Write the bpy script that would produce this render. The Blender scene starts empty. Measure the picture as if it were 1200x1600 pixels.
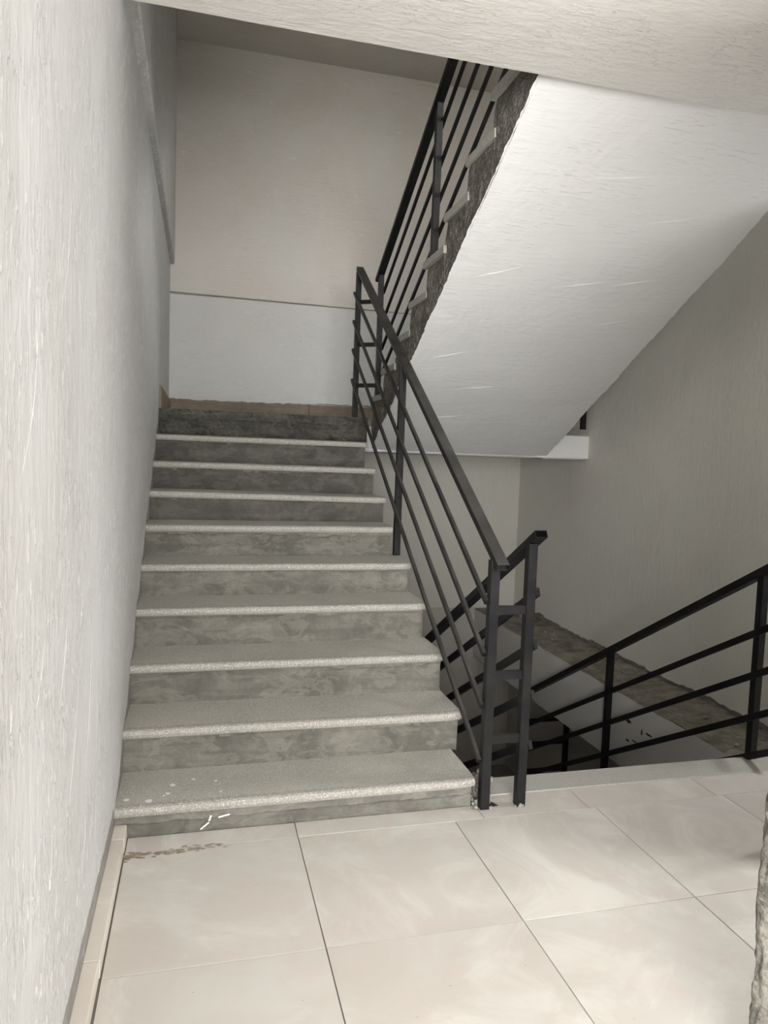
import bpy, bmesh, math, random
from mathutils import Vector, Matrix, noise

random.seed(7)
scene = bpy.context.scene
COL = scene.collection

# ------------------------------------------------------------------ camera
cam_d = bpy.data.cameras.new('camera')
cam = bpy.data.objects.new('camera', cam_d)
COL.objects.link(cam)
R_ = Vector((0.96832729, -0.24729799, 0.03443779))
U_ = Vector((-0.01455312, 0.08179028, 0.99654330))
B_ = R_.cross(U_)
cam.matrix_world = Matrix(((R_.x, U_.x, B_.x, 0.26878),
                           (R_.y, U_.y, B_.y, -2.55821),
                           (R_.z, U_.z, B_.z, 1.37300),
                           (0, 0, 0, 1)))
cam_d.sensor_fit = 'HORIZONTAL'
cam_d.sensor_width = 36.0
cam_d.lens = 1120.57 / 1200 * 36
cam_d.clip_start = 0.02
scene.camera = cam

# ------------------------------------------------------------------ world, daylight, exposure
world = bpy.data.worlds.new('world')
scene.world = world
world.use_nodes = True
wb = world.node_tree.nodes['Background']
wb.inputs[0].default_value = (0.90, 0.95, 1.0, 1)
wb.inputs[1].default_value = 0.05

def area(name, loc, direction, sx, sy, power, color):
    d = bpy.data.lights.new(name, 'AREA')
    d.shape = 'RECTANGLE'
    d.size, d.size_y = sx, sy
    d.energy = power
    d.color = color
    o = bpy.data.objects.new(name, d)
    COL.objects.link(o)
    o.location = loc
    o.rotation_euler = Vector(direction).to_track_quat('-Z', 'Z').to_euler()
    return o

# daylight through the window at the end of the side corridor
area('corridor_daylight', (3.95, -0.84, 2.0), (-1, 0, -0.9), 0.40, 1.2, 125, (1.0, 0.992, 0.985))
# daylight through the wide window of the room behind the viewer
area('room_daylight', (-0.3, -5.9, 1.45), (0, 1, 0.0), 3.4, 2.2, 530, (1.0, 0.992, 0.98))
# unseen light added on the storey above to brighten the stairwell, window assumed
area('upper_fill', (4.6, -0.80, 4.85), (-1, 0, 0), 0.95, 2.0, 260, (1.0, 0.985, 0.97))

vs = scene.view_settings
vs.view_transform = 'Standard'
vs.look = 'None'
vs.gamma = 1.0
vs.use_curve_mapping = False
vs.exposure = 0.0

# ------------------------------------------------------------------ helpers
def link(name, me, mat=None, parent=None):
    o = bpy.data.objects.new(name, me)
    COL.objects.link(o)
    if mat is not None:
        for m in (mat if isinstance(mat, (list, tuple)) else [mat]):
            me.materials.append(m)
    if parent is not None:
        o.parent = parent
    return o

def mesh(name, verts, faces, mat=None, parent=None, smooth=False, mids=None):
    me = bpy.data.meshes.new(name)
    me.from_pydata([tuple(v) for v in verts], [], faces)
    if mids:
        for p, i in zip(me.polygons, mids):
            p.material_index = i
    bm = bmesh.new(); bm.from_mesh(me)
    bmesh.ops.recalc_face_normals(bm, faces=bm.faces)
    bm.to_mesh(me); bm.free()
    if smooth:
        for p in me.polygons:
            p.use_smooth = True
    me.update()
    return link(name, me, mat, parent)

def box(name, x0, x1, y0, y1, z0, z1, mat, parent=None, bevel=0.0):
    bm = bmesh.new()
    bmesh.ops.create_cube(bm, size=1)
    for v in bm.verts:
        v.co = Vector((x0 + (v.co.x + .5) * (x1 - x0), y0 + (v.co.y + .5) * (y1 - y0), z0 + (v.co.z + .5) * (z1 - z0)))
    if bevel:
        bmesh.ops.bevel(bm, geom=list(bm.edges), offset=bevel, segments=1, affect='EDGES')
    me = bpy.data.meshes.new(name)
    bm.to_mesh(me); bm.free()
    return link(name, me, mat, parent)

def prism_x(name, yz, x0, x1, mat, parent=None, smooth=False):
    """polygon in the YZ plane extruded along X"""
    n = len(yz)
    v = [(x0, y, z) for y, z in yz] + [(x1, y, z) for y, z in yz]
    f = [list(range(n)), list(range(2 * n - 1, n - 1, -1))]
    f += [[i, (i + 1) % n, n + (i + 1) % n, n + i] for i in range(n)]
    return mesh(name, v, f, mat, parent, smooth)

def prism_z(name, xy, z0, z1, mat, parent=None):
    n = len(xy)
    v = [(x, y, z0) for x, y in xy] + [(x, y, z1) for x, y in xy]
    f = [list(range(n)), list(range(2 * n - 1, n - 1, -1))]
    f += [[i, (i + 1) % n, n + (i + 1) % n, n + i] for i in range(n)]
    return mesh(name, v, f, mat, parent)

def nz(x, y, z, s=1.0):
    return noise.noise(Vector((x * s, y * s, z * s)))

def ragged(a, b, seed, fine=0.5):
    """roughly -1..1 ragged value along a"""
    return 0.62 * nz(a * 3.1, seed, b) * 1.6 + fine * nz(a * 17, seed + 5, b) + 0.35 * nz(a * 55, seed + 9, b)

def tag(o, label, cat=None, group=None, kind=None):
    if label: o['label'] = label
    if cat: o['category'] = cat
    if group: o['group'] = group
    if kind: o['kind'] = kind
    return o

def empty(name, loc=(0, 0, 0)):
    o = bpy.data.objects.new(name, None)
    COL.objects.link(o)
    o.location = loc
    o.empty_display_size = 0.1
    return o

# ------------------------------------------------------------------ materials
def new_mat(name):
    m = bpy.data.materials.new(name)
    m.use_nodes = True
    nt = m.node_tree
    b = nt.nodes['Principled BSDF']
    return m, nt, b

class NT:
    def __init__(self, nt): self.nt = nt
    def n(self, t, **kw):
        nd = self.nt.nodes.new(t)
        for k, v in kw.items(): setattr(nd, k, v)
        return nd
    def l(self, a, b): self.nt.links.new(a, b)
    def coords(self, scale=(1, 1, 1), rot=(0, 0, 0)):
        tc = self.n('ShaderNodeTexCoord'); mp = self.n('ShaderNodeMapping')
        mp.inputs['Scale'].default_value = scale
        mp.inputs['Rotation'].default_value = rot
        self.l(tc.outputs['Object'], mp.inputs['Vector'])
        return mp.outputs[0]
    def noise(self, vec, scale, detail=4, rough=0.55, dist=0.0):
        t = self.n('ShaderNodeTexNoise')
        t.inputs['Scale'].default_value = scale
        t.inputs['Detail'].default_value = detail
        t.inputs['Roughness'].default_value = rough
        t.inputs['Distortion'].default_value = dist
        self.l(vec, t.inputs['Vector'])
        return t.outputs['Fac']
    def ramp(self, fac, stops):
        r = self.n('ShaderNodeValToRGB')
        e = r.color_ramp.elements
        e[0].position, e[0].color = stops[0][0], stops[0][1]
        e[1].position, e[1].color = stops[-1][0], stops[-1][1]
        for p, c in stops[1:-1]:
            x = e.new(p); x.color = c
        self.l(fac, r.inputs[0])
        return r.outputs['Color']
    def grey(self, fac, stops):
        return self.ramp(fac, [(p, (v, v, v, 1)) for p, v in stops])
    def mix(self, fac, a, b, mode='MIX'):
        m = self.n('ShaderNodeMix', data_type='RGBA', blend_type=mode)
        if isinstance(fac, (int, float)): m.inputs[0].default_value = fac
        else: self.l(fac, m.inputs[0])
        for i, s in ((6, a), (7, b)):
            if isinstance(s, (tuple, list)): m.inputs[i].default_value = (*s[:3], 1)
            else: self.l(s, m.inputs[i])
        return m.outputs[2]
    def math(self, op, a, b):
        m = self.n('ShaderNodeMath', operation=op)
        for i, s in ((0, a), (1, b)):
            if isinstance(s, (int, float)): m.inputs[i].default_value = s
            else: self.l(s, m.inputs[i])
        return m.outputs[0]
    def bump(self, h, strength, dist, prev=None):
        b = self.n('ShaderNodeBump')
        b.inputs['Strength'].default_value = strength
        b.inputs['Distance'].default_value = dist
        self.l(h, b.inputs['Height'])
        if prev is not None: self.l(prev, b.inputs['Normal'])
        return b.outputs[0]

def plaster(name, col, stroke=(30, 30, 3.5), rot=(0, 0, 0), stain=0.25, stain_col=(0.55, 0.53, 0.49), fleck=0.62, bump=0.6, pits=0.0, sd=0.006, fd=0.002):
    m, nt, b = new_mat(name); T = NT(nt)
    st = T.coords(stroke, rot)
    pl = T.coords()
    s1 = T.noise(st, 1.0, 5, 0.6, 0.3)
    s2 = T.noise(T.coords(tuple(c * 2.4 for c in stroke), rot), 1.0, 4, 0.65, 0.9)
    big = T.noise(pl, 1.3, 4, 0.55, 0.5)
    mid = T.noise(pl, 5.0, 4, 0.6, 0.8)
    blot = T.grey(big, [(0.42, 0), (0.68, stain)])
    c = T.mix(blot, col, stain_col)
    c = T.mix(T.grey(mid, [(0.45, 0), (0.8, 0.22)]), c, tuple(min(1, v * 1.07) for v in col))
    # trowel ridges: raised thin streaks, gathered in patches
    patch = T.grey(T.noise(pl, 3.4, 3, 0.6, 0.6), [(0.40, 0.08), (0.56, 1.0)])
    fl = T.grey(s2, [(fleck - 0.05, 0.0), (fleck + 0.02, 1.0)])
    fl = T.math('MULTIPLY', fl, patch)
    c = T.mix(T.math('MULTIPLY', fl, 0.6), c, (0.95, 0.945, 0.92))  # light caught on the ridges, painted in as paler colour
    if pits:
        pit = T.grey(T.noise(pl, 46, 3, 0.6), [(0.70, 0), (0.74, 1.0)])
        pit = T.math('MULTIPLY', pit, T.grey(T.noise(pl, 3.2, 2), [(0.5, 0), (0.6, 1)]))
        c = T.mix(T.math('MULTIPLY', pit, pits), c, (0.20, 0.16, 0.12))
    T.l(c, b.inputs['Base Color'])
    rg = T.n('ShaderNodeMapRange')
    T.l(fl, rg.inputs[0]); rg.inputs[3].default_value = 0.62; rg.inputs[4].default_value = 0.34
    T.l(rg.outputs[0], b.inputs['Roughness'])
    n1 = T.bump(big, 0.35, 0.05)
    n2 = T.bump(s1, bump, sd, n1)
    n3 = T.bump(fl, 0.9, fd, n2)
    n4 = T.bump(T.noise(pl, 130, 3, 0.6), 0.18, 0.0015, n3)
    T.l(n4, b.inputs['Normal'])
    return m

def concrete(name, dark, light, rough=0.9, scale=3.0, bump=0.7, pebble=0.0, crust=None):
    m, nt, b = new_mat(name); T = NT(nt)
    pl = T.coords()
    a = T.noise(pl, scale, 6, 0.62, 0.9)
    f = T.noise(pl, scale * 9, 5, 0.65)
    c = T.mix(T.grey(a, [(0.36, 0), (0.66, 1)]), dark, light)
    c = T.mix(T.grey(f, [(0.35, 0.35), (0.65, 0.0)]), c, tuple(v * 0.6 for v in dark))
    st = T.noise(T.coords((1.2, 10, 22)), 1.0, 6, 0.65, 0.8)
    c = T.mix(T.grey(st, [(0.40, 0.45), (0.60, 0.0)]), c, tuple(v * 0.72 for v in dark))
    if crust:
        ed = T.noise(T.coords((.8, 1, 1.5)), scale * 2.0, 7, 0.68, 0.7)
        e = T.grey(ed, [(0.50, 0), (0.55, 0.30), (0.62, 0.12)])
        c = T.mix(e, c, crust)
    T.l(c, b.inputs['Base Color'])
    b.inputs['Roughness'].default_value = rough
    nrm = T.bump(a, bump, 0.012)
    nrm = T.bump(f, bump, 0.004, nrm)
    if pebble:
        v = T.n('ShaderNodeTexVoronoi'); v.inputs['Scale'].default_value = 75
        T.l(pl, v.inputs['Vector'])
        nrm = T.bump(T.grey(v.outputs['Distance'], [(0.1, 1), (0.6, 0)]), pebble, 0.006, nrm)
    T.l(nrm, b.inputs['Normal'])
    return m

def terrazzo(name, base, chip, dust, dust_amt, chip_cut=0.5, scale=200):
    m, nt, b = new_mat(name); T = NT(nt)
    pl = T.coords()
    v = T.n('ShaderNodeTexVoronoi'); v.inputs['Scale'].default_value = scale
    T.l(pl, v.inputs['Vector'])
    sep = T.n('ShaderNodeSeparateColor'); T.l(v.outputs['Color'], sep.inputs[0])
    ck = T.math('MULTIPLY', T.grey(sep.outputs[0], [(chip_cut - 0.02, 0), (chip_cut + 0.02, 1)]),
                T.grey(v.outputs['Distance'], [(0.34, 1), (0.44, 0)]))
    c = T.mix(ck, base, chip)
    vb = T.n('ShaderNodeTexVoronoi'); vb.inputs['Scale'].default_value = scale * 0.7
    T.l(T.coords((1.1, 1.1, 1.1), (0.3, 0.2, 0.5)), vb.inputs['Vector'])
    sb = T.n('ShaderNodeSeparateColor'); T.l(vb.outputs['Color'], sb.inputs[0])
    dk = T.math('MULTIPLY', T.grey(sb.outputs[1], [(0.66, 0), (0.7, 1)]), T.grey(vb.outputs['Distance'], [(0.3, 1), (0.4, 0)]))
    c = T.mix(T.math('MULTIPLY', dk, 0.7), c, tuple(x * 0.5 for x in base))
    d = T.noise(pl, 3.0, 6, 0.65, 0.8)
    dd = T.grey(d, [(0.34, dust_amt * 0.55), (0.66, min(1, dust_amt * 1.25))])
    c = T.mix(dd, c, dust)
    T.l(c, b.inputs['Base Color'])
    b.inputs['Roughness'].default_value = 0.62
    n1 = T.bump(T.noise(pl, 7, 4), 0.25, 0.008)
    n2 = T.bump(ck, 0.25, 0.0008, n1)
    T.l(n2, b.inputs['Normal'])
    return m

def tile_mat(name, col, col2, pink, rough=0.38):
    m, nt, b = new_mat(name); T = NT(nt)
    oi = T.n('ShaderNodeObjectInfo')
    tc = T.n('ShaderNodeTexCoord')
    add = T.n('ShaderNodeVectorMath', operation='ADD')
    sc = T.n('ShaderNodeVectorMath', operation='SCALE'); sc.inputs['Scale'].default_value = 1.0
    cmb = T.n('ShaderNodeCombineXYZ')
    T.l(T.math('MULTIPLY', oi.outputs['Random'], 40.0), cmb.inputs[2])
    T.l(tc.outputs['Object'], add.inputs[0]); T.l(cmb.outputs[0], add.inputs[1])
    pl = add.outputs[0]
    a = T.noise(pl, 3.2, 5, 0.6, 1.0)
    bn = T.noise(pl, 6.5, 4, 0.6, 1.4)
    c = T.mix(T.grey(a, [(0.38, 0), (0.64, 1)]), col, col2)
    c = T.mix(T.grey(bn, [(0.52, 0), (0.72, 0.55)]), c, pink)
    sp = T.grey(T.noise(pl, 70, 2, 0.5), [(0.76, 0), (0.79, 0.75)])
    c = T.mix(sp, c, (0.28, 0.24, 0.20))
    dust = T.grey(T.noise(pl, 2.0, 5, 0.7, 1.2), [(0.50, 0), (0.66, 0.6)])
    c = T.mix(dust, c, tuple(min(1, v * 1.22) for v in col2))
    T.l(c, b.inputs['Base Color'])
    rg = T.n('ShaderNodeMapRange')
    T.l(a, rg.inputs[0]); rg.inputs[3].default_value = rough - 0.08; rg.inputs[4].default_value = rough + 0.18
    T.l(rg.outputs[0], b.inputs['Roughness'])
    T.l(T.bump(T.noise(pl, 9, 3), 0.06, 0.004), b.inputs['Normal'])
    return m

def plain(name, col, rough=0.6, metal=0.0):
    m, nt, b = new_mat(name)
    b.inputs['Base Color'].default_value = (*col, 1)
    b.inputs['Roughness'].default_value = rough
    b.inputs['Metallic'].default_value = metal
    return m

def metal_mat(name):
    m, nt, b = new_mat(name); T = NT(nt)
    pl = T.coords()
    a = T.noise(pl, 9, 6, 0.7, 0.8)
    c = T.mix(T.grey(a, [(0.45, 0), (0.75, 1)]), (0.0065, 0.0065, 0.0072), (0.018, 0.017, 0.0165))
    geo = T.n('ShaderNodeNewGeometry'); sx = T.n('ShaderNodeSeparateXYZ'); T.l(geo.outputs['Normal'], sx.inputs[0])
    up = T.grey(sx.outputs[2], [(0.62, 0), (0.82, 1)])
    up = T.math('MULTIPLY', up, T.grey(T.noise(pl, 5, 5, 0.6), [(0.35, 0.15), (0.65, 0.7)]))
    c = T.mix(up, c, (0.085, 0.080, 0.070))        # dust settled on the upper faces
    T.l(c, b.inputs['Base Color'])
    rg = T.n('ShaderNodeMapRange'); T.l(a, rg.inputs[0])
    rg.inputs[3].default_value = 0.32; rg.inputs[4].default_value = 0.62
    T.l(rg.outputs[0], b.inputs['Roughness'])
    b.inputs['Specular IOR Level'].default_value = 0.35
    T.l(T.bump(T.noise(pl, 60, 3), 0.12, 0.001), b.inputs['Normal'])
    return m

WHITE = (0.74, 0.73, 0.70)
M = {}
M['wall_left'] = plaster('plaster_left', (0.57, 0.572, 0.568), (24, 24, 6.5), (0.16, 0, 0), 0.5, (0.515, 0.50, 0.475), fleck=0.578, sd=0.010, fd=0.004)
M['wall_back_up'] = plaster('plaster_back_upper', (0.65, 0.625, 0.58), (5, 34, 34), (0, 0.3, 0), 0.5, (0.58, 0.51, 0.45), fleck=0.65, sd=0.005, fd=0.0015)
M['wall_back_low'] = plaster('plaster_back_lower', (0.635, 0.64, 0.625), (9, 30, 22), (0, 0.45, 0), 0.4, (0.58, 0.56, 0.50), fleck=0.64, bump=0.8, pits=0.8)
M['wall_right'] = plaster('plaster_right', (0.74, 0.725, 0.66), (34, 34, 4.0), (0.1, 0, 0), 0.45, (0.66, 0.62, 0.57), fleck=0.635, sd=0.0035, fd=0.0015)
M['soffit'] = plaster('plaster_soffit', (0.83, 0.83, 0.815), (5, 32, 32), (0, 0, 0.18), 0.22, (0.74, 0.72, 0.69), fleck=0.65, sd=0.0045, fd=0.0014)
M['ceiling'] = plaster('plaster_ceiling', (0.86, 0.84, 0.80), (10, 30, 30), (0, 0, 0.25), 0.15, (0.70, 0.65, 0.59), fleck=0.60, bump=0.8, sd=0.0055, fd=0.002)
M['beamface'] = plaster('plaster_beam', (0.66, 0.645, 0.62), (5, 5, 22), (0, 0, 0), 0.3, (0.55, 0.5, 0.45), fleck=0.72)
M['underwall'] = plaster('plaster_lower_storey', (0.56, 0.53, 0.49), (20, 20, 4), (0, 0, 0), 0.4, (0.42, 0.38, 0.33), fleck=0.72)
M['mortar'] = concrete('bare_mortar', (0.25, 0.24, 0.22), (0.40, 0.385, 0.355), 0.92, 4, 0.6)
M['jamb'] = concrete('broken_jamb_mortar', (0.12, 0.112, 0.095), (0.33, 0.31, 0.27), 0.95, 11, 0.9, pebble=0.4, crust=(0.45, 0.42, 0.37))
M['riser'] = concrete('riser_cement', (0.125, 0.12, 0.102), (0.235, 0.226, 0.195), 0.9, 3.8, 0.5, crust=(0.32, 0.305, 0.26))
M['riser_lip'] = concrete('riser_cement_coat', (0.17, 0.163, 0.14), (0.27, 0.26, 0.225), 0.9, 5, 0.5, crust=(0.34, 0.32, 0.28))
M['riser_dark'] = concrete('riser_dark_cement', (0.075, 0.072, 0.061), (0.145, 0.14, 0.12), 0.92, 3.8, 0.5, crust=(0.20, 0.19, 0.16))  # darker cement tone, used on the risers of the upper steps
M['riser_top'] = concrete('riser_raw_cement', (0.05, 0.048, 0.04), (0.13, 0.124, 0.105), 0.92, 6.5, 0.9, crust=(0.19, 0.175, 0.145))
M['rawside'] = concrete('raw_concrete_side', (0.12, 0.11, 0.092), (0.27, 0.25, 0.215), 0.95, 5.5, 0.9, pebble=0.9)
M['ledge'] = concrete('dirty_ledge_cement', (0.15, 0.135, 0.105), (0.34, 0.31, 0.25), 0.95, 4.5, 0.8, crust=(0.50, 0.47, 0.42))
M['tread'] = terrazzo('terrazzo_tread', (0.32, 0.32, 0.298), (0.72, 0.71, 0.66), (0.50, 0.48, 0.415), 0.5, 0.45, 210)
M['nose'] = terrazzo('terrazzo_nosing', (0.30, 0.29, 0.265), (0.70, 0.68, 0.62), (0.42, 0.40, 0.345), 0.30, 0.36, 210)
M['granite'] = terrazzo('terrazzo_edge', (0.36, 0.355, 0.33), (0.58, 0.56, 0.52), (0.45, 0.43, 0.385), 0.45, 0.45, 210)
M['tile'] = tile_mat('cream_floor_tile', (0.53, 0.49, 0.445), (0.565, 0.545, 0.505), (0.565, 0.485, 0.45))
M['skirt'] = tile_mat('beige_skirting_tile', (0.64, 0.585, 0.52), (0.68, 0.63, 0.565), (0.66, 0.58, 0.52))
M['skirt_b'] = concrete('brown_skirting_tile', (0.20, 0.16, 0.115), (0.30, 0.245, 0.18), 0.6, 5, 0.1)
M['grout'] = plain('grout', (0.38, 0.345, 0.30), 0.9)
M['metal'] = metal_mat('black_painted_steel')
M['hollow'] = plain('tube_inside', (0.012, 0.012, 0.012), 0.8)
M['paint'] = plain('white_paint_drop', (0.78, 0.77, 0.73), 0.5)
M['dirt'] = concrete('brown_dirt', (0.24, 0.195, 0.15), (0.40, 0.34, 0.27), 0.95, 12, 0.6)

# ------------------------------------------------------------------ key dimensions (metres)
G = 0.276                    # going of the near flight
XR, YB = 3.31, 3.95          # right wall face, back wall face
ZL = 1.653                   # half landing
ZC = 2.83                    # ceiling underside
STOREY = 3.333
NOSE = [  # x right end, z left, z right of each tread nosing
    (1.343, .117, .119), (1.382, .292, .287), (1.389, .466, .467), (1.382, .648, .650), (1.377, .811, .812),
    (1.343, .980, .980), (1.370, 1.145, 1.131), (1.367, 1.307, 1.302), (1.370, 1.474, 1.474)]

# ------------------------------------------------------------------ floor and tiles
fl = mesh('floor', *(lambda xs: (
    [(-3.5, -6, -.012), (9.2, -6, -.012), (9.2, .2, -.012), (1.42, .2, -.012), (1.42, .06, -.012), (-3.5, .06, -.012),
     (-3.5, -6, -.32), (9.2, -6, -.32), (9.2, .2, -.32), (1.42, .2, -.32), (1.42, .06, -.32), (-3.5, .06, -.32)],
    [[0, 1, 2, 3, 4, 5], [11, 10, 9, 8, 7, 6]] + [[i, (i + 1) % 6, 6 + (i + 1) % 6, 6 + i] for i in range(6)]))(0), M['grout'])
tag(fl, 'cream ceramic tiled floor in front of the stairs', kind='structure')

tile_cache = {}
def tile(x0, x1, y0, y1):
    g = .0016
    w, d = round(x1 - x0 - 2 * g, 4), round(y1 - y0 - .0018, 4)
    key = (w, d)
    if key not in tile_cache:
        bm = bmesh.new(); bmesh.ops.create_cube(bm, size=1)
        for v in bm.verts: v.co = Vector((v.co.x * w, v.co.y * d, (v.co.z - .5) * .012))
        bmesh.ops.bevel(bm, geom=[e for e in bm.edges if all(v.co.z > -.001 for v in e.verts)], offset=.0006, segments=1, affect='EDGES')
        me = bpy.data.meshes.new('tile'); bm.to_mesh(me); bm.free()
        me.materials.append(M['tile']); tile_cache[key] = me
    o = bpy.data.objects.new('tile', tile_cache[key]); COL.objects.link(o)
    o.location = ((x0 + x1) / 2, (y0 + y1) / 2, random.uniform(-.0005, .0005))
    o.rotation_euler = (random.uniform(-.0006, .0006), random.uniform(-.0006, .0006), 0)
    o.parent = fl

xs = [.039] + [.63 + .6 * i for i in range(8)]
ys = [-.081 - .6 * i for i in range(9)]
for i in range(len(xs) - 1):
    for j in range(len(ys) - 1):
        tile(xs[i], xs[i + 1], ys[j + 1], ys[j])
# narrow cut strip against the stairs and the terrazzo edge
for a, b in ((.039, .63), (.63, 1.352)): tile(a, b, -.081, .022)
for a, b in ((1.352, 1.80), (1.80, 2.40), (2.40, 2.95)): tile(a, b, -.081, .086)

# terrazzo edge at the head of the flight going down
tr = box('trim_1', 1.43, 2.95, .0875, .246, -.045, .003, M['granite'], bevel=.006)
tag(tr, 'speckled grey terrazzo edge strip at the head of the downward flight', kind='structure')

# dirt smear along the tile joint near the left wall
dv, df = [], []
rnd = random.Random(3)
for i in range(70):
    cx = .03 + rnd.random() ** 1.4 * .36
    cy = -.083 + rnd.gauss(0, .012) - .02 * (1 - cx / .4)
    s = .004 + .011 * rnd.random() * (1.1 - cx / .45)
    n = 7; k = len(dv)
    for a in range(n):
        r = s * (.6 + .6 * rnd.random())
        dv.append((cx + 1.8 * r * math.cos(6.283 * a / n), cy + .6 * r * math.sin(6.283 * a / n), .0006))
    dv.append((cx, cy, .0022))
    df += [[k + a, k + (a + 1) % n, k + n] for a in range(n)]
o = mesh('dirt', dv, df, M['dirt'], None, True)
tag(o, 'brown dried dirt crumbs along the tile joint by the bottom step', 'dirt', kind='stuff')

# ------------------------------------------------------------------ left wall
wl = box('wall_left', -.25, -.005, -2.3, YB + .3, -3.6, 6.2, M['mortar'])
tag(wl, 'white plastered wall along the left of the stairs', kind='structure')

def stair_offset():
    """ragged lower border of the plaster on the left wall: list of (y, z)"""
    pts = [(-2.3, .135), (-.10, .135), (-.045, .16)]
    for k in range(9):
        y, z = k * G, NOSE[k][1]
        pts.append((y - .022, z + .012)); pts.append((y + .03, z + .026))
        nxt = NOSE[k + 1][1] if k < 8 else ZL
        pts.append((y + .13, z + .060)); pts.append((y + G - .06, nxt - .035))
    pts += [(2.47, ZL + .10), (2.50, ZL + .165), (YB, ZL + .165)]
    out = []
    for (a, b), (c, d) in zip(pts, pts[1:]):
        n = max(2, int(math.hypot(c - a, d - b) / .012)) 
        for i in range(n):
            t = i / n
            out.append((a + (c - a) * t, b + (d - b) * t))
    out.append(pts[-1])
    return [(y, z + .010 * ragged(y + z, .3, 2.0)) for y, z in out]

def plaster_sheet(name, low, top, x_back, x_front, mat, parent, axis='x'):
    """plaster skin with a ragged lower edge; low = [(s, z)], s runs along the wall"""
    v, f = [], []
    n = len(low)
    rows = 3
    sgn = x_front - x_back
    def P(s, z, d): return (d, s, z) if axis == 'x' else (s, d, z)
    for s, z in low: v.append(P(s, z, x_back))
    for s, z in low: v.append(P(s, z + .001, x_front - .35 * sgn))
    for s, z in low: v.append(P(s, z + .006, x_front))
    for s, z in low: v.append(P(s, top, x_front))
    for r in range(3):
        f += [[r * n + i, r * n + i + 1, (r + 1) * n + i + 1, (r + 1) * n + i] for i in range(n - 1)]
    return mesh(name, v, f, mat, parent)

low = stair_offset()
# keep s monotone for the sheet
mono = [low[0]]
for y, z in low[1:]:
    if y > mono[-1][0] + 1e-4: mono.append((y, z))
plaster_sheet('plaster', mono, 6.2, -.006, 0.0, M['wall_left'], wl)
# long shallow trowel ridges on the near part of the wall
for q, (y0, z0, y1, z1) in enumerate(((-1.16, 1.06, -1.30, .86), (-.93, 1.08, -1.06, .80), (-.72, 1.09, -.84, .86), (-.80, .82, -.95, .55), (-.58, .9, -.70, .52), (-1.1, .66, -1.2, .4), (-.66, .55, -.76, .28), (-.9, 1.9, -1.02, 1.62), (-1.22, 1.55, -1.36, 1.3))):
    n = 16; v = []; f = []
    for i in range(n + 1):
        t = i / n; y = y0 + (y1 - y0) * t + .03 * math.sin(math.pi * t); z = z0 + (z1 - z0) * t
        h = .0011 * math.sin(math.pi * max(.06, min(.94, t))) * (.6 + .8 * abs(nz(t * 9, q, 3))); w = .0026
        v += [(-.0005, y - w, z), (h, y, z), (-.0005, y + w, z)]
    for i in range(n):
        for r in range(2): f.append([i * 3 + r, i * 3 + r + 1, i * 3 + r + 4, i * 3 + r + 3])
    mesh('trowel_ridge', v, f, M['wall_left'], wl)
# projecting concrete band under the floor above
bv, bf = [], []
n = 90
for i in range(n + 1):
    y = -.02 + (YB + .02) * i / n
    e = .004 * ragged(y, .1, 8.0)
    w = .036 + .003 * ragged(y, .7, 3.0)
    z = 2.945 + e
    bv += [(-.005, y, z - .004), (w * .8, y, z), (w, y, z + .008), (w, y, 4.76)]
for i in range(n):
    for r in range(3):
        bf.append([i * 4 + r, i * 4 + r + 1, i * 4 + 5 + r, i * 4 + 4 + r])
mesh('beam_face', bv, bf, M['wall_left'], wl)

# skirting tiles on the left wall
bl = empty('baseboard_left')
tag(bl, 'beige tile skirting at the foot of the left wall', kind='structure')
for i, (a, b) in enumerate(((-2.3, -1.881), (-1.881, -1.281), (-1.281, -.681), (-.681, -.081), (-.081, .02))):
    o = box('skirting_tile', -.005, .036 + .002 * math.sin(i * 2.1), a + .001, b - .001, 0, .052, M['skirt'], bl, bevel=.0015)
o = box('skirting_tile', -.005, .012, 2.50, 3.932, ZL, ZL + .15, M['skirt_b'], bl, bevel=.0015)

# ------------------------------------------------------------------ back wall
wb_ = box('wall_back', -.25, 3.6, YB, YB + .3, -3.6, 6.2, M['underwall'])
tag(wb_, 'plastered wall at the back of the half landing', kind='structure')
n = 260
low = [(x, 1.806 + .025 * x / 1.7 + .011 * ragged(x, .2, 21.0, 1.1)) for x in [3.31 * i / n for i in range(n + 1)]]
plaster_sheet('plaster', low, 2.70, YB, YB - .022, M['wall_back_low'], wb_, 'y')
low = [(x, 2.714 - .012 * x / 1.8 + .002 * ragged(x, .2, 31.0)) for x in [3.31 * i / 120 for i in range(121)]]
plaster_sheet('plaster', low, 4.77, YB, YB - .034, M['wall_back_up'], wb_, 'y')
low = [(x, -.065 + .010 * ragged(x, .4, 11.0)) for x in [3.31 * i / 120 for i in range(121)]]
plaster_sheet('plaster', low, 1.43, YB, YB - .012, M['wall_right'], wb_, 'y')
bb = empty('baseboard_back')
tag(bb, 'brownish tile skirting at the foot of the landing wall', kind='structure')
for i in range(6):
    a, b = .012 + .6 * i, min(.012 + .6 * (i + 1), 3.30)
    box('skirting_tile', a + .0012, b - .0012, YB - .018, YB, ZL, ZL + .17, M['skirt_b'], bb, bevel=.0015)

# ------------------------------------------------------------------ right wall, ledge beam
wr = box('wall_right', XR + .02, XR + .3, .12, YB + .3, -3.6, 6.2, M['mortar'])
tag(wr, 'grey-lit plastered wall on the right of the stairwell', kind='structure')
n = 300
low = []
for i in range(n + 1):
    y = .12 + (YB - .12) * i / n
    low.append((y, -.032 + .016 * ragged(y, .6, 41.0, .8) + .02 * (y > 3.3)))
plaster_sheet('plaster', low, 6.2, XR + .02, XR, M['wall_right'], wr)
box('plaster', XR, XR + .02, .12, YB, -3.6, -.56, M['underwall'], wr)

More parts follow.
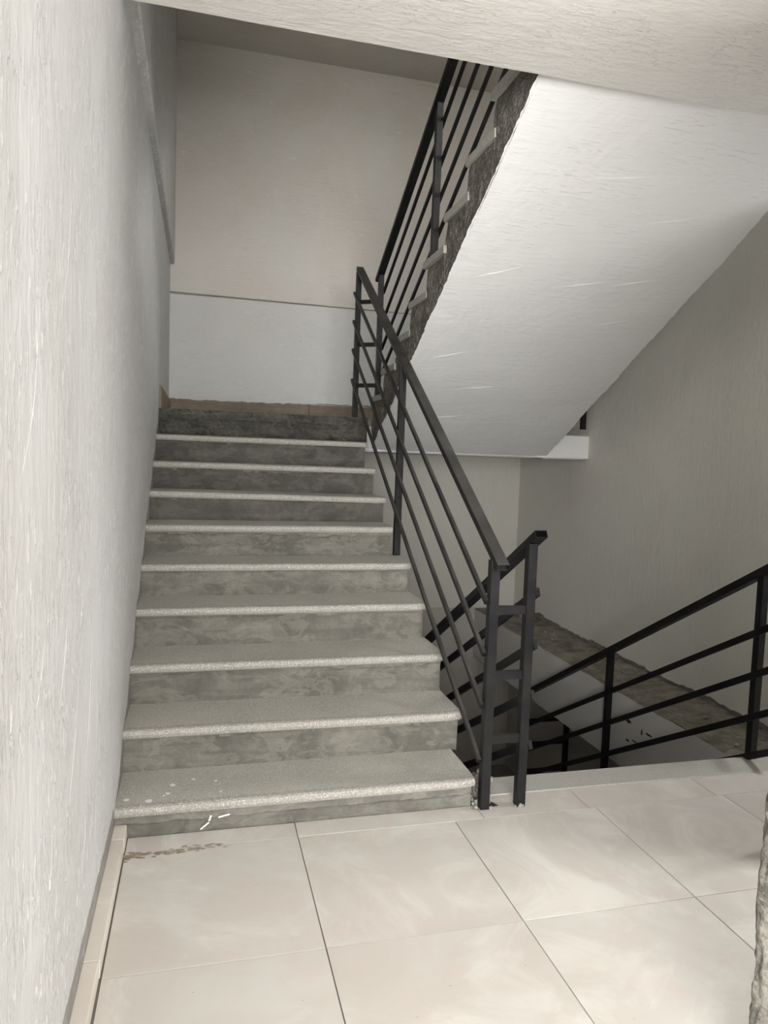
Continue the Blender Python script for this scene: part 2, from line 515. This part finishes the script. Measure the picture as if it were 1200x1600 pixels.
lb = empty('ledge_beam', (2.9, 1.0, -.55))
tag(lb, 'concrete ledge beam with dirty top along the right wall', kind='structure')
def relbox(name, x0, x1, y0, y1, z0, z1, mat, par, bevel=0):
    o = box(name, x0, x1, y0, y1, z0, z1, mat, par, bevel)
    o.matrix_parent_inverse = Matrix.Translation(-par.location)
    return o
# painted face with uneven upper border, dirty uneven top
n, m_ = 170, 9
v, f = [], []
for i in range(n + 1):
    y = .25 + (YB - .25) * i / n
    for j in range(m_ + 1):
        x = 2.9 + (XR + .02 - 2.9) * j / m_
        z = -.072 + .010 * nz(x * 6, y * 6, 3) + .006 * nz(x * 22, y * 22, 7) + (.012 * (j / m_) ** 2)
        if j == 0: x += .010 * ragged(y, .2, 51.0); z -= .006
        v.append((x, y, z))
for i in range(n):
    for j in range(m_):
        k = i * (m_ + 1) + j
        f.append([k, k + 1, k + m_ + 2, k + m_ + 1])
o = mesh('ledge_top', v, f, M['ledge'], lb, True); o.matrix_parent_inverse = Matrix.Translation(-lb.location)
relbox('beam_body', 2.905, XR + .02, .246, YB + .02, -.55, -.082, M['beamface'], lb, .004)

def mark(cy, cz, ry, rz, seed):
    rr = random.Random(seed); n = 11
    v = [(2.9035, cy + ry * (.7 + .6 * rr.random()) * math.cos(6.283 * a / n), cz + rz * (.7 + .6 * rr.random()) * math.sin(6.283 * a / n)) for a in range(n)] + [(2.9035, cy, cz)]
    o = mesh('chipped_spot', v, [[a, (a + 1) % n, n] for a in range(n)], M['dark'], lb); o.matrix_parent_inverse = Matrix.Translation(-lb.location)
M['dark'] = plain('dark_stain', (0.035, 0.03, 0.026), 0.9)
mark(1.32, -.225, .034, .014, 1)
for q, (a, b, c, d) in enumerate(((1.10, -.235, .03, .006), (1.17, -.245, .008, .02), (1.05, -.26, .006, .016), (1.24, -.33, .03, .005), (1.31, -.35, .02, .008))): mark(a, b, c, d, q + 5)
# rubble on the ledge
rv, rf = [], []
rnd = random.Random(11)
for i in range(150):
    y = .3 + 3.6 * rnd.random() ** .8
    x = 2.93 + .37 * rnd.random() ** (.7 if rnd.random() < .6 else .25)
    if i < 24: x, y = 3.05 + .25 * rnd.random(), 3.5 + .42 * rnd.random()
    s = .003 + .009 * rnd.random() ** 3 + (.008 if i < 12 else 0)
    bm = bmesh.new(); bmesh.ops.create_icosphere(bm, subdivisions=1, radius=s)
    k = len(rv)
    for q in bm.verts:
        c = q.co * (1 + .5 * (rnd.random() - .5))
        rv.append((x + c.x * 1.5, y + c.y * 1.5, -.068 + s * .4 + c.z))
    rf += [[k + q.index for q in fc.verts] for fc in bm.faces]
    bm.free()
M['rubble'] = concrete('rubble_grey', (0.26, 0.23, 0.19), (0.52, 0.49, 0.44), 0.95, 20, 0.5)
o = mesh('rubble', rv, rf, M['rubble'])
tag(o, 'crumbs of mortar and rubble lying on the right ledge', 'rubble', kind='stuff')

# ------------------------------------------------------------------ ceiling, landings
n = 160
v, f = [], []
for i in range(n + 1):
    x = -3.5 + 12.7 * i / n
    e = .05 + .004 * ragged(x, .1, 61.0)
    v += [(x, -6.2, ZC), (x, e - .012, ZC), (x, e, ZC + .008), (x, e, STOREY), (x, -6.2, STOREY)]
for i in range(n):
    for r in range(5):
        f.append([i * 5 + r, i * 5 + (r + 1) % 5, i * 5 + 5 + (r + 1) % 5, i * 5 + 5 + r])
ce = mesh('ceiling', v, f, M['ceiling'])
tag(ce, 'rough white plastered slab underside overhead', kind='structure')

def landing(name, z0, z1, label):
    o = prism_z(name, [(-.01, 2.545), (1.43, 2.545), (1.43, 2.69), (XR + .01, 2.69), (XR + .01, YB + .01), (-.01, YB + .01)], z0, z1, [M['mortar']])
    tag(o, label, kind='structure')
    return o
ld = landing('floor_landing', 1.425, ZL, 'bare cement half landing between the two flights')
box('plaster', 1.40, XR, 2.672, 2.690, 1.418, 1.600, M['soffit'], ld, bevel=.003)
prism_z('plaster', [(0, 2.52), (1.42, 2.52), (1.42, 2.70), (XR, 2.70), (XR, YB), (0, YB)], 1.412, 1.425, M['soffit'], ld)
l2 = landing('floor_landing_lower', -1.91, -1.68, 'half landing one storey below, in shadow')
l3 = landing('ceiling_landing', 4.77, 4.99, 'underside of the half landing above the back wall')
l3.data.materials[0] = M['wall_back_up']
# slab of the next flight up, over the near flight
fs = prism_x('ceiling_flight', [(.05, 3.0), (2.52, 4.55), (2.52, 4.77), (.05, 3.33)], 0, 1.37, M['soffit'])
tag(fs, 'sloping underside of the flight above', kind='structure')

# ------------------------------------------------------------------ corridor and doorway walls near the viewer
wc = box('wall_corridor', 2.38, 4.9, -.60, -.48, 0, ZC, M['soffit'])
tag(wc, 'white corridor wall right of the stairwell', kind='structure')
we = box('wall_corridor_end', 4.35, 4.5, -6, .2, 0, ZC, M['soffit'])
tag(we, 'end wall of the side corridor', kind='structure')

# doorway wall whose raw edge shows at the lower right
wf = box('wall_front', 1.500, 4.9, -1.45, -1.31, 0, ZC, M['jamb'])
tag(wf, 'doorway wall with raw broken mortar edge at the right', kind='structure')
v, f = [], []
n, m_ = 240, 14
for i in range(n + 1):
    z = ZC * i / n
    for j in range(m_ + 1):
        a = math.pi * 1.15 * j / m_ - .2
        r = .020 * (1 + .38 * nz(z * 7, j * .35, 1.3) + .32 * nz(z * 24, j * .6, 4.1) + .16 * nz(z * 60, j * .9, 2.2))
        cx = 1.494 + .006 * nz(z * 3.3, 2, 5)
        v.append((cx - r * math.sin(a) * 1.05, -1.318 - r * math.cos(a) * -.95, z))
for i in range(n):
    for j in range(m_):
        k = i * (m_ + 1) + j
        f.append([k, k + 1, k + m_ + 2, k + m_ + 1])
mesh('mortar_edge', v, f, M['jamb'], wf, True)
box('plaster', 1.545, 4.35, -1.464, -1.45, 0, ZC, M['soffit'], wf, bevel=.004)
# room behind the viewer
w6 = box('wall_upper_end', 4.75, 4.9, -6, .2, STOREY, 6.2, M['soffit'])
tag(w6, 'end wall of the corridor one storey up', kind='structure')
w7 = box('wall_upper_front', -3.5, 4.75, -1.60, -1.45, STOREY, 6.2, M['soffit'])
tag(w7, 'front wall of the corridor one storey up', kind='structure')
c2 = box('ceiling_upper', -3.5, 5.0, -6.2, YB + .3, 6.2, 6.3, M['soffit'])
tag(c2, 'slab over the storey above', kind='structure')
w9 = box('wall_room_left', -3.5, -3.4, -6, -2.3, 0, ZC, M['soffit'])
tag(w9, 'far side wall of the room behind the viewer', kind='structure')
w10 = box('wall_room_corner', -3.4, -.25, -2.45, -2.3, 0, ZC, M['soffit'])
tag(w10, 'return wall of the room behind the viewer', kind='structure')

# ------------------------------------------------------------------ near flight
def tread_mesh(name, x0, x1, yf, depth, zl, zr, sign, parent, seed, mats, thick=.036, nx=44):
    """slab with a rounded nose; the nose is at yf, the slab runs back along sign*depth"""
    prof = [(depth, 0), (.060, 0), (.036, 0), (.014, -.0012), (.005, -.005), (.0008, -.012), (0, -.020), (.003, -.030), (.009, -thick), (depth, -thick)]
    mid = [0, 0, 1, 1, 1, 1, 1, 0, 0, 0]
    v, f, mi = [], [], []
    for i in range(nx + 1):
        t = i / nx
        x = x0 + (x1 - x0) * t
        z = zl + (zr - zl) * t
        w = .0022 * ragged(x, seed, 71.0)
        er = .010 * max(0, 1 - (nx - i) / 2.0) if i > nx - 2 else 0
        for d, h in prof:
            y = yf + sign * (d + (er if d < .05 else 0) + (w if d < .06 else 0))
            v.append((x, y, z + h + .0012 * nz(x * 5, d * 9, seed) * (1 if h > -.01 else 0)))
    p = len(prof)
    for i in range(nx):
        for r in range(p):
            f.append([i * p + r, i * p + (r + 1) % p, (i + 1) * p + (r + 1) % p, (i + 1) * p + r]); mi.append(mid[r])
    f += [list(range(p)), list(range((nx + 1) * p - 1, nx * p - 1, -1))]; mi += [0, 0]
    return mesh(name, v, f, mats, parent, False, mi)

def riser_mesh(name, x0, x1, y, z0, zl, zr, sign, parent, seed, mat, lip=.007, rough=.003, nx=110, nzs=16, lipfrac=.72, plates=0):
    """cement riser face with a thicker, ragged-edged mortar coat near the top"""
    v, f, mi, cuts = [], [], [], []
    for i in range(nx + 1):
        x = x0 + (x1 - x0) * i / nx
        zt = zl + (zr - zl) * i / nx
        cut = lipfrac + .10 * ragged(x * .7, seed, 81.0, .6)
        cuts.append(cut)
        for j in range(nzs + 1):
            t = j / nzs
            d = rough * (nz(x * 9, t * 2, seed) + .6 * nz(x * 30, t * 6, seed + 3))
            s = min(1, max(0, (t - cut) / .05))
            d -= lip * s
            if plates: d += plates * (round(3.2 * nz(x * 5.5, t * 1.3, seed + 8) + 1.6 * nz(x * 16, t * 3.5, seed + 2)) / 3 + .5 * nz(x * 40, t * 8, seed))
            v.append((x, y + sign * d, z0 + (zt - z0) * t))
    for i in range(nx):
        for j in range(nzs):
            k = i * (nzs + 1) + j
            f.append([k, k + 1, k + nzs + 2, k + nzs + 1]); mi.append(1 if j / nzs > cuts[i] else 0)
    # back side
    k0 = len(v)
    v += [(x0, y + sign * .05, z0), (x1, y + sign * .05, z0), (x1, y + sign * .05, zr), (x0, y + sign * .05, zl)]
    f.append([k0, k0 + 1, k0 + 2, k0 + 3])
    e = nx * (nzs + 1)
    f.append([e + j for j in range(nzs + 1)] + [k0 + 2, k0 + 1])
    f.append([j for j in range(nzs, -1, -1)] + [k0, k0 + 3])
    mi += [0] * (len(f) - len(mi))
    return mesh(name, v, f, mat if isinstance(mat, list) else [mat, mat], parent, False, mi)

st = empty('concrete_staircase')
tag(st, 'grey terrazzo flight of nine steps rising along the left wall', 'staircase')
prev = (0.0, 0.0)
treads = []
for k, (xr, zl, zr) in enumerate(NOSE):
    y = k * G
    t = tread_mesh('tread', -.0045, xr, y, G + .05, zl, zr, 1, st, k * 3.7, [M['tread'], M['nose']])
    treads.append(t)
    riser_mesh('riser', -.0045, xr - .012, y + .026, min(prev) - .004, zl - .034, zr - .034, 1, st, k * 2.3 + 1, [M['riser'], M['riser_lip']] if k < 6 else [M['riser_dark'], M['riser']],
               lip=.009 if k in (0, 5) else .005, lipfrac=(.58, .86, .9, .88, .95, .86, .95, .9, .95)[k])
    prev = (zl, zr)
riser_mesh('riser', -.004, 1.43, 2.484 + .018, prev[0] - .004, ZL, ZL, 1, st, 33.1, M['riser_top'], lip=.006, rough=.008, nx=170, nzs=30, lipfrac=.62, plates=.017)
pts = [(.03, -.012)]
for k in range(9):
    pts += [(k * G + .03, NOSE[k][1] - .05 if k else .06), ((k + 1) * G + .03, NOSE[k][1] - .05)]
pts += [(2.53, 1.62), (2.53, 1.42), (2.30, 1.30), (.30, .06), (.30, -.28), (.07, -.28)]
prism_x('waist_slab', pts, 0, 1.335, M['riser'], st)

# white paint drops and chalky streaks on the bottom step
def blob(cx, cy, z, rx, ry, par, seed, normal='z'):
    n = 14; rr = random.Random(seed); v = []; f = []
    for a in range(n):
        r = 1 + .25 * (rr.random() - .5)
        p, q = cx + rx * r * math.cos(6.283 * a / n), cy + ry * r * math.sin(6.283 * a / n)
        v.append((p, q, z) if normal == 'z' else (p, z, q))
    v.append((cx, cy, z + .0015) if normal == 'z' else (cx, z - .0015, cy))
    f = [[a, (a + 1) % n, n] for a in range(n)]
    mesh('paint_drop', v, f, M['paint'], par)
for i, (px, py, r) in enumerate(((.030, .068, .010), (.108, .046, .0125), (.172, .092, .0085), (.186, .160, .011), (.262, .196, .0075), (.158, .078, .005), (.345, .168, .006), (.36, .075, .005))):
    blob(px, py, NOSE[0][1] + .0012, r, r * 1.1, treads[0], i)
ris = [c for c in st.children if c.name.startswith('riser')][0]
def streak(p0, p1, w, par):
    (x0, z0), (x1, z1) = p0, p1
    d = Vector((x1 - x0, z1 - z0)).normalized(); nrm = Vector((-d.y, d.x)) * w
    yy = .0105
    v = [(x0, yy, z0), (x0 + nrm.x + d.x * w, yy, z0 + nrm.y + d.y * w), (x1 + nrm.x, yy, z1 + nrm.y), (x1 + d.x * w, yy, z1), (x1 - nrm.x, yy, z1 - nrm.y), (x0 - nrm.x + d.x * w, yy, z0 - nrm.y + d.y * w),
         ((x0 + x1) / 2, yy - .002, (z0 + z1) / 2)]
    mesh('paint_streak', v, [[i, (i + 1) % 6, 6] for i in range(6)], M['paint'], par)
streak((.288, .012), (.318, .036), .0032, ris)
streak((.318, .040), (.326, .062), .0035, ris)
streak((.350, .052), (.390, .060), .0035, ris)

# lumpy mortar left over between the bottom step, the post and the terrazzo edge
bm = bmesh.new(); bmesh.ops.create_icosphere(bm, subdivisions=4, radius=1)
for q in bm.verts:
    c = q.co.copy(); d = 1 + .28 * nz(c.x * 1.7, c.y * 1.7, c.z * 1.7) + .16 * nz(c.x * 5, c.y * 5, c.z * 5) + .08 * nz(c.x * 13, c.y * 13, c.z * 13)
    q.co = Vector((1.402 + .040 * d * c.x, .105 + .06 * d * c.y, max(-.01, .035 + .062 * d * c.z)))
me = bpy.data.meshes.new('mortar_patch'); bm.to_mesh(me); bm.free()
link('mortar_patch', me, M['riser_lip'], st)
v = [(1.402, -.005, .0012), (1.445, .004, .0012), (1.428, .040, .0012), (1.404, .034, .0012)]
mesh('chipped_spot', v, [[0, 1, 2, 3]], M['dark'], fl)
v = [(1.335, -.012, .0012), (1.352, -.016, .0012), (1.358, .014, .0012), (1.34, .016, .0012), (1.325, .004, .0012)]
mesh('chipped_spot', v, [[0, 1, 2, 3, 4]], M['dirt'], fl)

# ------------------------------------------------------------------ flights on the right half
def back_flight(label, x0, x1, y_first, going, z_base, rise, count, soff_off, parts_group):
    root = empty('concrete_staircase')
    tag(root, label, 'staircase')
    Y = lambda k: y_first - going * (k - 1)
    Z = lambda k: z_base + rise * k
    for k in range(1, count + 1):
        last = k == count
        d = going + .05 if not last else .165
        tread_mesh('tread', x0 - .022 + .006 * math.sin(k * 2.2), x1 + .015, Y(k), d, Z(k), Z(k), -1, root, k * 1.9 + z_base, [M['tread'], M['nose']], .040, 10)
        riser_mesh('riser', x0, x1, Y(k) - .030, Z(k - 1) - (.004 if k > 1 else 0), Z(k) - .038, Z(k) - .038, -1, root, k * 1.1 + 60 + z_base, M['riser'], nx=40, nzs=8)
    # body: stepped top, sloping underside
    sl = rise / going
    def soff(y): return soff_off[1] + soff_off[2] * (y - soff_off[0])
    top = []
    for k in range(1, count + 1):
        top += [(Y(k) - .034, Z(k - 1) - (.045 if k > 1 else 0)), (Y(k) - .034, Z(k) - .039)]
    yl = Y(count) - .155
    top += [(yl, Z(count) - .039)]
    bot = [(yl, soff(yl)), (y_first + .03, soff(y_first + .03)), (y_first + .03, z_base)]
    poly = top + bot
    body = prism_x('waist_slab', poly, x0 + .004, x1 - .004, M['rawside'], root)
    return root, soff, body, Y, Z

def side_skin(root, x, soff, Y, Z, count, mat, seed, y_end):
    """rough cement coat on the open left side, lumpy relief"""
    v, f = [], []
    ny, nh = 260, 14
    y_a, y_b = Y(1) - .032, y_end
    for i in range(ny + 1):
        y = y_a + (y_b - y_a) * i / ny
        k = 1
        while k < count and y < Y(k + 1) - .032: k += 1
        zt = Z(k) - .040
        zb = soff(y) - .004 + .006 * ragged(y, .5, seed)
        for j in range(nh + 1):
            t = j / nh
            z = zb + (zt - zb) * t
            lump = .010 * nz(y * 9, z * 9, seed) + .008 * nz(y * 28, z * 28, seed + 2) + .004 * nz(y * 70, z * 70, seed)
            e = 1 - abs(2 * t - 1) ** 6
            v.append((x - .004 - (.008 + lump) * (.25 + .75 * e), y, z))
    for i in range(ny):
        for j in range(nh):
            q = i * (nh + 1) + j
            f.append([q, q + 1, q + nh + 2, q + nh + 1])
    mesh('side_coat', v, f, mat, root, False)

def soffit_skin(root, x0, x1, soff, y0, y1, seed):
    v, f = [], []
    n, m = 260, 12
    for i in range(n + 1):
        y = y0 + (y1 - y0) * i / n
        a = x0 + .012 * ragged(y, .2, seed); b = x1 + .014 * ragged(y, .9, seed + 4)
        for j in range(m + 1):
            x = a + (b - a) * j / m
            z = soff(y) - .012 + .004 * nz(x * 1.7, y * 1.7, seed)
            if j in (0, m): z += .008
            v.append((x, y, z))
    for i in range(n):
        for j in range(m):
            q = i * (m + 1) + j
            f.append([q, q + 1, q + m + 2, q + m + 1])
    return mesh('soffit_plaster', v, f, M['soffit'], root, True)

UP = dict(y_first=2.70, going=.309, z_base=ZL, rise=.168, count=9)
soff_up = (.087, 2.848 + .010, -.5495, ZC - .001)
root_up, so, body, Y, Z = back_flight('upper flight with raw left side and smooth white plastered underside', 1.515, 2.935, soff_off=soff_up, parts_group=None, **UP)
side_skin(root_up, 1.515, so, Y, Z, 9, M['rawside'], 91.0, .06)
soffit_skin(root_up, 1.503, 2.94, so, .052, 2.70, 95.0)
# faint trowel ridges on the underside
rnd = random.Random(5)
def ridge(xa, ya, xb, yb, w):
    v, f = [], []
    n = 14
    d = Vector((xb - xa, yb - ya)).normalized(); p = Vector((-d.y, d.x)) * w
    for i in range(n + 1):
        t = i / n; x = xa + (xb - xa) * t; y = ya + (yb - ya) * t + .004 * nz(t * 3, xa, ya)
        z = so(y) - .012
        h = .0035 * math.sin(math.pi * min(1, max(.05, t)))
        v += [(x - p.x, y - p.y, z + .002), (x, y, z - h), (x + p.x, y + p.y, z + .002)]
    for i in range(n):
        for r in range(2): f.append([i * 3 + r, i * 3 + r + 1, i * 3 + r + 4, i * 3 + r + 3])
    mesh('trowel_ridge', v, f, M['soffit'], root_up)
for (xa, ya, xb, yb) in ((1.62, 1.04, 1.88, .93), (1.60, 1.66, 1.84, 1.57), (1.86, 1.93, 2.2, 1.86), (2.36, .62, 2.60, .56), (2.42, 1.0, 2.66, .93), (2.45, 1.30, 2.70, 1.22), (1.75, 2.25, 2.05, 2.2), (1.9, .45, 2.3, .38), (2.1, 1.05, 2.4, .97)):
    ridge(xa, ya, xb, yb, .004)

root_dn, so2, body2, Y2, Z2 = back_flight('flight going down from the tiled floor, hidden behind the terrazzo edge', 1.515, 2.88, 2.77, .2805, -1.68, .168, 9, (.3, -.42, -.5989, -.31), None)

# mortar rubble beside the foot of the railing
lv, lf = [], []
rnd = random.Random(21)
for i in range(60):
    if i < 30: x, y, z = 1.345 + .075 * rnd.random(), -.01 + .11 * rnd.random(), .0
    else: x, y, z = 1.385 + .05 * rnd.random(), .05 + .06 * rnd.random(), .12 * rnd.random()
    if i > 52: x, y, z = 1.52 + .04 * (rnd.random() - .5), -.025 + .02 * rnd.random(), 0
    s = .004 + .009 * rnd.random() ** 2 + (.004 if 30 <= i < 52 else 0)
    bm = bmesh.new(); bmesh.ops.create_icosphere(bm, subdivisions=1, radius=s)
    k = len(lv)
    for q in bm.verts:
        c = q.co * (1 + .6 * (rnd.random() - .5)); lv.append((x + c.x, y + c.y, z + s * .5 + c.z))
    lf += [[k + q.index for q in fc.verts] for fc in bm.faces]
    bm.free()
o = mesh('mortar_crumbs', lv, lf, M['mortar'])
tag(o, 'broken mortar crumbs around the railing foot by the bottom step', 'rubble', kind='stuff')

# ------------------------------------------------------------------ railings
def tube(name, p0, p1, w, h, parent, hollow=False, up=None, bev=.0016):
    """rectangular steel section from p0 to p1; w across (X when the run lies in the YZ plane), h the other way"""
    p0, p1 = Vector(p0), Vector(p1)
    d = (p1 - p0); L = d.length; d.normalize()
    side = Vector((1, 0, 0)) if abs(d.x) < .9 else Vector((0, 1, 0))
    upv = side.cross(d).normalized()
    bm = bmesh.new(); bmesh.ops.create_cube(bm, size=1)
    for q in bm.verts: q.co = Vector((q.co.x * w, q.co.y * h, (q.co.z + .5) * L))
    bmesh.ops.bevel(bm, geom=[e for e in bm.edges if abs(e.verts[0].co.z - e.verts[1].co.z) > L * .5], offset=bev, segments=2, affect='EDGES')
    bm.faces.ensure_lookup_table()
    if hollow:
        ends = [fc for fc in bm.faces if abs(fc.normal.z) > .9]
        for fc in ends:
            r = bmesh.ops.inset_region(bm, faces=[fc], thickness=.0028)
        bm.faces.ensure_lookup_table()
        for fc in ends:
            dz = .10 if fc.calc_center_median().z < L / 2 else -.10
            ex = bmesh.ops.extrude_discrete_faces(bm, faces=[fc])
            nf = ex['faces'][0]
            bmesh.ops.translate(bm, verts=nf.verts, vec=(0, 0, dz))
            nf.material_index = 1
    mt = Matrix((( side.x, upv.x, d.x, p0.x), (side.y, upv.y, d.y, p0.y), (side.z, upv.z, d.z, p0.z), (0, 0, 0, 1)))
    bm.transform(mt)
    me = bpy.data.meshes.new(name); bm.to_mesh(me); bm.free()
    return link(name, me, [M['metal'], M['hollow']], parent)

def railing(label, x, posts, rail, bars, bar_side, post_w=.037, bar_w=.016, bar_range=None, slope=0, hand=(.050, .030), hand_dx=0, bar_h=.022):
    r = empty('stair_railing')
    tag(r, label, 'railing', None)
    for (y, z0, z1) in posts:
        tube('post', (x, y, z0), (x, y, z1), post_w, post_w, r)
    (ya, za), (yb, zb) = rail
    tube('handrail', (x + hand_dx, ya, za), (x + hand_dx, yb, zb), hand[0], hand[1], r, True)
    xb = x + bar_side * (post_w / 2 + bar_w / 2 - .001)
    yref, zs = bars
    for z in zs:
        y0, y1 = bar_range
        tube('bar', (xb, y0, z + slope * (y0 - yref)), (xb, y1, z + slope * (y1 - yref)), bar_w, bar_h, r, False)
    return r

# rail of the near flight
hz = lambda y: 1.005 + .638 * y
r1 = railing('black steel railing rising beside the terrazzo steps, its foot at the bottom step', 1.378,
             [(.0, -.002, hz(.0) - .012), (1.42, .812, hz(1.42) - .012), (2.71, ZL - .002, hz(2.71) - .012)],
             ((-.055, hz(-.055)), (2.745, hz(2.745))), (.035, (.849, .643, .436, .214)), -1,
             bar_range=(.0, 2.735), slope=.6395, hand_dx=.012)
# rail of the upper flight
hz2 = lambda y: 3.325 + .522 * (1.4 - y)
r2 = railing('black steel railing on the open left edge of the upper flight', 1.520,
             [(2.60, 1.820, hz2(2.60) - .012), (1.37, 2.490, hz2(1.37) - .012), (.15, 3.165, hz2(.15) - .012)],
             ((2.665, hz2(2.665)), (-.02, hz2(-.02))), (1.4, (3.215, 3.008, 2.812, 2.622)), 1,
             bar_range=(2.62, .0), slope=-.530, hand_dx=-.004)
# rail of the downward flight, left side
hz3 = lambda y: 1.070 - .572 * y
r3 = railing('black steel railing descending from the post beside the bottom step', 1.532,
             [(.0, -.002, hz3(0) - .012), (1.37, -.70, hz3(1.37) - .012), (2.66, -1.50, hz3(2.66) - .012)],
             ((-.055, hz3(-.055)), (2.70, hz3(2.70))), (.0, (.858, .648, .447, .243)), 1,
             bar_range=(-.022, 2.68), slope=-.567, hand_dx=.010, bar_h=.034)
# rail of the downward flight, right side
hz4 = lambda y: 1.030 - .578 * y
r4 = railing('black steel railing descending along the right wall ledge', 2.838,
             [(.225, .001, hz4(.225) - .012), (1.45, -.86, hz4(1.45) - .012), (2.66, -1.50, hz4(2.66) - .012)],
             ((.02, hz4(.02)), (2.70, hz4(2.70))), (.15, (.651, .447, .243, .052)), -1,
             bar_range=(.04, 2.68), slope=-.571, hand=(.05, .036), bar_h=.031)
# rail of the upper flight, right side (mostly hidden by the flight)
hz5 = lambda y: 2.64 + .545 * (2.66 - y)
r5 = railing('black steel railing glimpsed in the gap between upper flight and right wall', 2.885,
             [(2.66, 1.82, hz5(2.66) - .012), (1.41, 2.49, hz5(1.41) - .012)],
             ((2.70, hz5(2.70)), (.1, hz5(.1))), (2.66, (2.44, 2.24, 2.04, 1.88)), 1,
             bar_range=(2.68, .1), slope=-.545, hand=(.05, .030))
# short cross pieces joining the posts
for z in (.795, .536, .278):
    tube('cross_piece', (1.395, 0, z), (1.515, 0, z), .020, .034, r1)
for z in (2.503, 2.194, 1.898):
    tube('cross_piece', (1.384, 2.69, z), (1.512, 2.61, z), .02, .030, r1)
for rr, dz in ((r4, 0), (r5, 3.333)):
    for z in (-.74, -.935, -1.165):
        tube('cross_piece', (2.85, 2.695, z + dz), (3.262, 2.695, z + dz), .02, .030, rr)
    tube('post', (3.268, 2.71, -1.682 + dz), (3.268, 2.71, -.70 + dz), .037, .037, rr)
